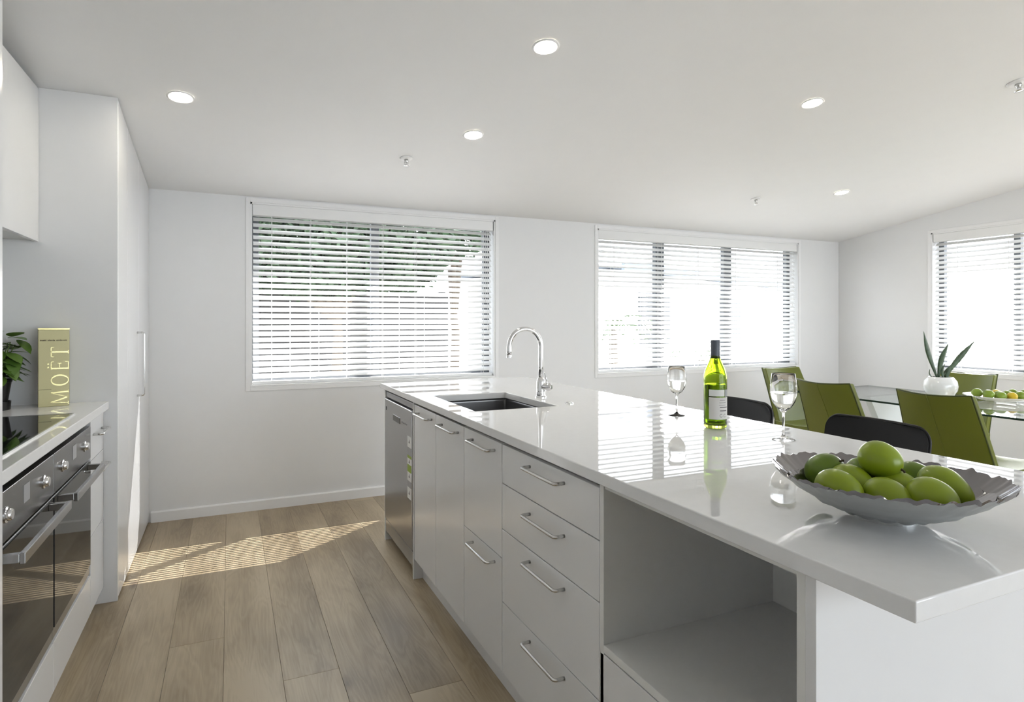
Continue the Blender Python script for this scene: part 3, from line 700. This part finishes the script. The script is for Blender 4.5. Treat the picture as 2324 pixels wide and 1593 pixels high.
wine_glass('stemmed wine glass half full, standing left of the green bottle near the tap', (1.575, 1.897, BT), .945, .142)
wine_glass('stemmed wine glass half full, standing behind the fruit bowl', (1.553, 1.372, BT), 1.02, .142)

# fruit bowl: elliptical pewter dish with overlapping leaf relief
BC = Vector((1.098, .741, BT)); BA = math.atan2(-.878, .479)
t = thing('fruit_bowl', 'oval pewter bowl with leaf relief and ragged rim on the island', 'bowl', BC, BA)
def bowl_pt(u, v, side):
    a = 2*PI*u; c, s = math.cos(a), math.sin(a); A, B = .190, .165
    rr = .22+.78*v; h = .010+.066*((rr-.22)/.78)**1.75
    h += .006*abs(c)**3*v**2                               # raised ends
    rag = (.0022*abs(math.sin(a*17))+.0015*math.sin(a*37+1)+.0012*math.sin(a*61))*v**8
    rows = v*3.7; ph = int(rows) % 2*.5; f = rows-int(rows); q = (u*15+ph) % 1-.5
    scale = (.0085*(f**1.5*(1-3.4*q*q)-.25)) if v > .05 else 0
    off = -scale*1.7 if side else scale*2.4
    th = 0 if side else .003
    return Vector((A*c*(rr+rag*.6/A)+c*off*.4, B*s*(rr+rag*.6/B)+s*off*.4, h+rag+off*.5+(th if not side else 0)))
def bottom(u, v, side): return bowl_pt(u, v, side)
NU, NV = 264, 44
m = MB(); m.grid(lambda u, v: bowl_pt(u, v, 1), NU, NV, True)
n0 = len(m.v); m.f.append(tuple(range(NU))); o_ = m.build('outer_shell', 'bowl_out', t, smooth=True, auto=True)
m = MB(); m.grid(lambda u, v: bowl_pt(u, v, 0), NU, NV, True); m.f.append(tuple(range(NU))); i_ = m.build('inner_shell', 'bowl_in', t, smooth=True, auto=True)
m = MB()
m.grid(lambda u, v: bowl_pt(u, 1, 1).lerp(bowl_pt(u, 1, 0), v), NU, 2, True); m.build('rim', 'bowl_in', t)
ft = MB().prism([(.05*math.cos(2*PI*i/40), .038*math.sin(2*PI*i/40)) for i in range(40)], lambda a, b, q: (a, b, q), 0, .011).build('foot', 'bowl_out', t)
def fruit(name, label, pos, dims, rot, m='fruit', neck=0, group='green fruit in the pewter bowl'):
    t = thing(name, label, 'fruit', pos, 0, group); t.rotation_euler = rot
    L, D = dims; prof = []
    for i in range(1, 20):
        s = i/20; a = PI*s; r = D/2*math.sin(a)**.92*(1+.06*math.cos(a)); z = -L/2*math.cos(a)
        if neck: r *= 1-neck*max(0, (s-.45)/.55)**1.1
        prof.append((r, z))
    mb = MB(); mb.lathe(prof, 28); mb.build('flesh', m, t, smooth=True)
    MB().tube([(0, 0, L/2-.003), (.001, 0, L/2+.003), (.003, 0, L/2+.007)], [.0028, .002, .0022], 6).build('stem', 'twig', t)
    return t
BR = Matrix.Rotation(BA, 3, 'Z')
def in_bowl(x, y, z): return tuple(BC+BR @ Vector((x, y, z)))
def lie(az, tilt): return Matrix.Rotation(BA+az, 4, 'Z') @ Matrix.Rotation(PI/2+tilt, 4, 'Y')
FR = [  # local long/deep/height, length, diameter, azimuth of the long axis, tilt, material, neck, label
    (-.108, .048, .062, .078, .074, -.3, -.75, 'fruit_dk', 0, 'darkest and roundest green fruit, against the end of the bowl towards the bottle'),
    (-.012, .040, .101, .078, .068, -.35, .28, 'fruit', 0, 'green fruit lying on top of the heap in the bowl'),
    (-.040, .078, .058, .084, .066, -.5, .3, 'fruit_dk', 0, 'dark green fruit under the topmost one, beside the darkest round fruit'),
    (-.056, .014, .055, .086, .066, -.5, .25, 'fruit', 0, 'green fruit wedged between the topmost one and the pale yellowish green one'),
    (-.068, -.053, .056, .086, .068, -.35, .25, 'fruit', 0, 'pale yellowish green fruit by the bowl rim, beside the darkest round one'),
    (.018, .036, .052, .084, .064, -.4, .25, 'fruit', 0, 'green fruit under the topmost one, touching the one at the middle of the rim'),
    (.008, -.036, .049, .086, .066, -.45, .3, 'fruit', 0, 'green fruit at the middle of the bowl rim facing the drawers'),
    (.040, .098, .060, .076, .064, -.4, .2, 'fruit_dk', 0, 'dark green fruit tucked beside the pear-shaped one at the bowl rim'),
    (.090, .056, .062, .100, .066, -.55, .30, 'fruit', .42, 'pear-shaped green fruit lying along the bowl end away from the bottle'),
    (.072, -.024, .056, .084, .070, -.35, .22, 'fruit', 0, 'large green fruit at the bowl rim nearest the worktop corner')]
for x, y, z, L_, D_, az, tl, mm, nk, lb in FR:
    f = fruit('green_fruit', lb, in_bowl(x, y, z), (L_, D_), (0, 0, 0), mm, nk)
    f.rotation_euler = lie(az, tl).to_euler()

# ------------------------------------------------------------------ bar stools
def stool(label, y):
    t = thing('bar_stool', label, 'stool', (1.93, y, 0), 0, 'black bar stools')
    m = MB()
    def bk(u, v, o):
        rd = .055; v = 1-(1-v)**2; zz = .60+.315*v
        ez = min(1, max(0, (zz-(.915-rd))/rd)); lim = .20-rd*(1-math.sqrt(max(0, 1-ez*ez))); yy = (u-.5)*2*lim
        return Vector((.20+.045*v-.02*(1-(2*u-1)**2)*-1+o, yy, zz))
    n, k = 25, 26
    m.grid(lambda u, v: bk(u, v, 0), n, k); b = len(m.v); m.grid(lambda u, v: bk(u, v, .022), n, k)
    def idx(i, j, l): return l*b+j*n+i
    for i in range(n-1): m.f += [(idx(i, 0, 0), idx(i+1, 0, 0), idx(i+1, 0, 1), idx(i, 0, 1)), (idx(i, k-1, 0), idx(i+1, k-1, 0), idx(i+1, k-1, 1), idx(i, k-1, 1))]
    for j in range(k-1): m.f += [(idx(0, j, 0), idx(0, j+1, 0), idx(0, j+1, 1), idx(0, j, 1)), (idx(n-1, j, 0), idx(n-1, j+1, 0), idx(n-1, j+1, 1), idx(n-1, j, 1))]
    m.build('backrest', 'black_leather', t, bevel=.006, smooth=True, auto=True)
    edge = [bk(u, 1, .011) for u in [i/24 for i in range(25)]]
    MB().tube([bk(0, j/25, .011) for j in range(26)]+edge[1:-1]+[bk(1, 1-j/25, .011) for j in range(26)], .006, 8).build('piping', 'black_leather', t, smooth=True)
    MB().box(-.19, .215, -.2, .2, .60, .66).build('seat', 'black_leather', t, bevel=.025, seg=4)
    MB().lathe([(.028, .02), (.028, .58), (.05, .60)], 20).build('column', 'chrome', t, smooth=True, auto=True)
    MB().lathe([(.20, 0), (.20, .008), (.06, .02), (.03, .03)], 36).build('base', 'chrome', t, smooth=True, auto=True)
    ringp = [Vector((-.05+.15*math.cos(q), .15*math.sin(q), .27)) for q in [2*PI*i/24 for i in range(25)]]
    MB().tube(ringp, .009, 8).build('foot_ring', 'chrome', t, smooth=True)
stool('black bar stool tucked behind the island beside the fruit bowl', 1.513)
stool('black bar stool behind the green wine bottle', 2.187)

# ------------------------------------------------------------------ dining
TZ = .75
t = thing('glass_dining_table', 'long clear glass dining table on slanted white supports', 'table', (4.4, 2.4, 0))
m = MB(); m.box(3.955, 4.85, 1.35, 3.42, TZ-.012, TZ).build('glass_top', 'tglass', t, world=True)
E_ = .0025
MB().box(3.955-E_, 3.955-.0002, 1.35, 3.42, TZ-.0125, TZ-.0005).box(4.8502, 4.85+E_, 1.35, 3.42, TZ-.0125, TZ-.0005).box(3.955, 4.85, 1.35-E_, 1.3498, TZ-.0125, TZ-.0005).box(3.955, 4.85, 3.4202, 3.42+E_, TZ-.0125, TZ-.0005).build('glass_edge', 'tedge', t, world=True)
def slab(y0, y1, name, mm='lacq'):
    w = .05; MB().hexa([(4.2, y1, .012), (4.52, y1, .012), (4.52, y1+w, .012), (4.2, y1+w, .012), (4.2, y0, TZ-.012), (4.52, y0, TZ-.012), (4.52, y0+w, TZ-.012), (4.2, y0+w, TZ-.012)]).build(name, mm, t, world=True, bevel=.003)
slab(2.95, 2.62, 'support_slab'); slab(1.72, 2.10, 'support_slab')
MB().box(4.05, 4.75, 1.95, 2.8, 0, .014).build('base_plate', 'trim', t, world=True, bevel=.003)
MB().tube([(4.2, 2.10, .02), (4.2, 2.02, .2)], .012, 8).build('brace', 'chrome', t, world=True)
def chair(label, loc, rot):
    # local: faces +y ; back at -y
    t = thing('dining_chair', label, 'chair', loc, rot, 'green leather dining chairs')
    def bk(u, v, o):
        hw = (.235-.035*v); x = (2*u-1)*hw
        y = -.20-.20*v-.02*v*v+.035*(2*u-1)**2*(.4+v); z = .43+.46*v-.012*(1-(2*u-1)**2)*v
        return Vector((x, y+o, z))
    def shell(fn, n, k, th, name, mm):
        m = MB(); m.grid(lambda u, v: fn(u, v, 0), n, k); b = len(m.v); m.grid(lambda u, v: fn(u, v, th), n, k)
        I = lambda i, j, l: l*b+j*n+i
        for i in range(n-1): m.f += [(I(i, 0, 0), I(i+1, 0, 0), I(i+1, 0, 1), I(i, 0, 1)), (I(i, k-1, 0), I(i+1, k-1, 0), I(i+1, k-1, 1), I(i, k-1, 1))]
        for j in range(k-1): m.f += [(I(0, j, 0), I(0, j+1, 0), I(0, j+1, 1), I(0, j, 1)), (I(n-1, j, 0), I(n-1, j+1, 0), I(n-1, j+1, 1), I(n-1, j, 1))]
        return m.build(name, mm, t, bevel=.008, smooth=True, auto=True, seg=3)
    shell(bk, 15, 12, .045, 'backrest', 'lime_leather')
    rim = [bk(0, j/11, .004) for j in range(12)]+[bk(i/14, 1, .004) for i in range(1, 14)]+[bk(1, 1-j/11, .004) for j in range(12)]
    MB().tube(rim, .0045, 6).build('piping', 'piping', t, smooth=True)
    MB().tube([bk(.5, j/11, -.001) for j in range(12)], .002, 5).build('back_seam', 'lime_leather', t, smooth=True)
    def seat(u, v, o): return Vector(((2*u-1)*(.235+.005*v), -.21+.47*v, .40+o-.02*math.sin(PI*min(1, v*1.1))+.012*v+.012*(2*u-1)**2))
    shell(seat, 13, 12, .07, 'seat', 'lime_leather')
    for sx in (-1, 1):
        for sy in (-1, 1):
            MB().tube([(sx*.19, .02+sy*.17, .405), (sx*.215, .02+sy*.22, 0)], [.011, .009], 8).build('leg', 'chrome', t, smooth=True)
    return t
# facing +x: rot -90deg ; facing -y: 180 ; facing -x: +90
chair('green leather dining chair with its back to the bar stool beside the fruit bowl', (3.92, 2.13, 0), -PI/2)
chair('green leather dining chair seen from behind, between the wine glass and the glass table', (3.92, 2.83, 0), -PI/2)
chair('green leather dining chair at the table end by the wide window', (4.29, 3.47, 0), PI)
chair('green leather dining chair under the side window, behind the plate of citrus', (4.80, 2.83, 0), PI/2)

# vase with snake plant
t = thing('snake_plant', 'white round vase with three snake plant leaves on the glass table', 'plant', (4.60, 2.70, TZ), .0)
MB().lathe([(.055, 0), (.082, .010), (.102, .045), (.106, .075), (.099, .110), (.078, .136), (.072, .140), (.068, .136), (.090, .105), (.098, .075), (.094, .045), (.06, .016)], 40).build('vase', 'ceramic', t, smooth=True, auto=True)
MB().lathe([(.080, .12), (.066, .128), (.01, .132)], 28).build('soil', 'soil', t)
def blade(base, tip, w, twist, name='leaf'):
    base = Vector(base); tip = Vector(tip); d = (tip-base); L = d.length; d.normalize(); s = Vector((math.cos(twist), math.sin(twist), 0)); s = (s-d*s.dot(d)).normalized(); n = d.cross(s); m = MB()
    vs = []; k = 10
    for i in range(k+1):
        u = i/k; ww = w*(.22+.78*math.sin(PI*min(1, u**1.4*.9+.04))**.9)*(1-u**5) if i < k else .0008
        p = base+d*L*u+n*.012*math.sin(PI*u); vs += [p-s*ww/2+n*ww*.14, p, p+s*ww/2+n*ww*.14]
    fs = [(i*3+q, i*3+q+1, i*3+4+q, i*3+3+q) for i in range(k) for q in (0, 1)]
    m.add(vs, fs); m.build(name, 'snake', t, smooth=True, solid=.004)
vx, vy = math.cos(TH), -math.sin(TH)   # a direction across the table
def off(a, b, z): return (vx*a-vy*b*0+math.sin(TH)*b, vy*a+math.cos(TH)*b, z)
blade(off(-.02, 0, .125), off(-.107, .02, .462), .036, -.4); blade(off(.0, .02, .125), off(.042, -.02, .375), .05, -.2); blade(off(.02, .0, .125), off(.265, .03, .392), .04, -.5)
blade(off(-.03, .02, .125), off(-.055, .03, .19), .03, .6); blade(off(.03, -.02, .125), off(.07, -.01, .23), .03, -.7); blade(off(.005, -.03, .125), off(-.005, -.05, .23), .035, .1); blade(off(.035, .03, .125), off(.11, .04, .22), .022, -.4)

# plate with citrus
t = thing('serving_plate', 'wide white plate carrying limes and lemons on the glass table', 'plate', (4.685, 2.37, TZ))
MB().lathe([(.06, 0), (.09, .004), (.19, .030), (.205, .036), (.204, .039), (.18, .033), (.09, .012), (.02, .010)], 48).build('dish', 'ceramic', t, smooth=True, auto=True)
MB().lathe([(.06, 0), (.06, .004)], 32).build('foot', 'ceramic', t)
CT = [(-.125, -.065, 'lime'), (-.055, -.08, 'lime'), (.012, -.085, 'lemon'), (.078, -.07, 'lime'), (.138, -.035, 'lime'), (-.15, .005, 'lime'), (-.085, -.005, 'lemon'), (-.02, -.012, 'lime'), (.05, .0, 'lime'), (.115, .035, 'lime'), (-.105, .065, 'lime'), (-.035, .06, 'lime'), (.03, .07, 'lemon')]
for k, (a, b, kind) in enumerate(CT):
    p = Vector((4.685, 2.37, TZ))+Vector(off(a, b, 0)); r = math.hypot(a, b); rr = .029
    mb = MB(); prof = [(rr*math.sin(PI*i/14)**.95, -.031*math.cos(PI*i/14)) for i in range(1, 14)]; prof = [(.004, -.034)]+prof+[(.004, .034)]
    mb.lathe(prof, 20); o = mb.build(kind, kind, smooth=True); o.location = p+Vector((0, 0, .041+.24*max(0, r-.09)))
    o.rotation_euler = (PI/2+.2*math.sin(k*3), 0, k*1.3)
    tag(o, ('green lime' if kind == 'lime' else 'yellow lemon')+' in the row on the white plate by the snake plant', 'fruit', kind+'s on the white plate')
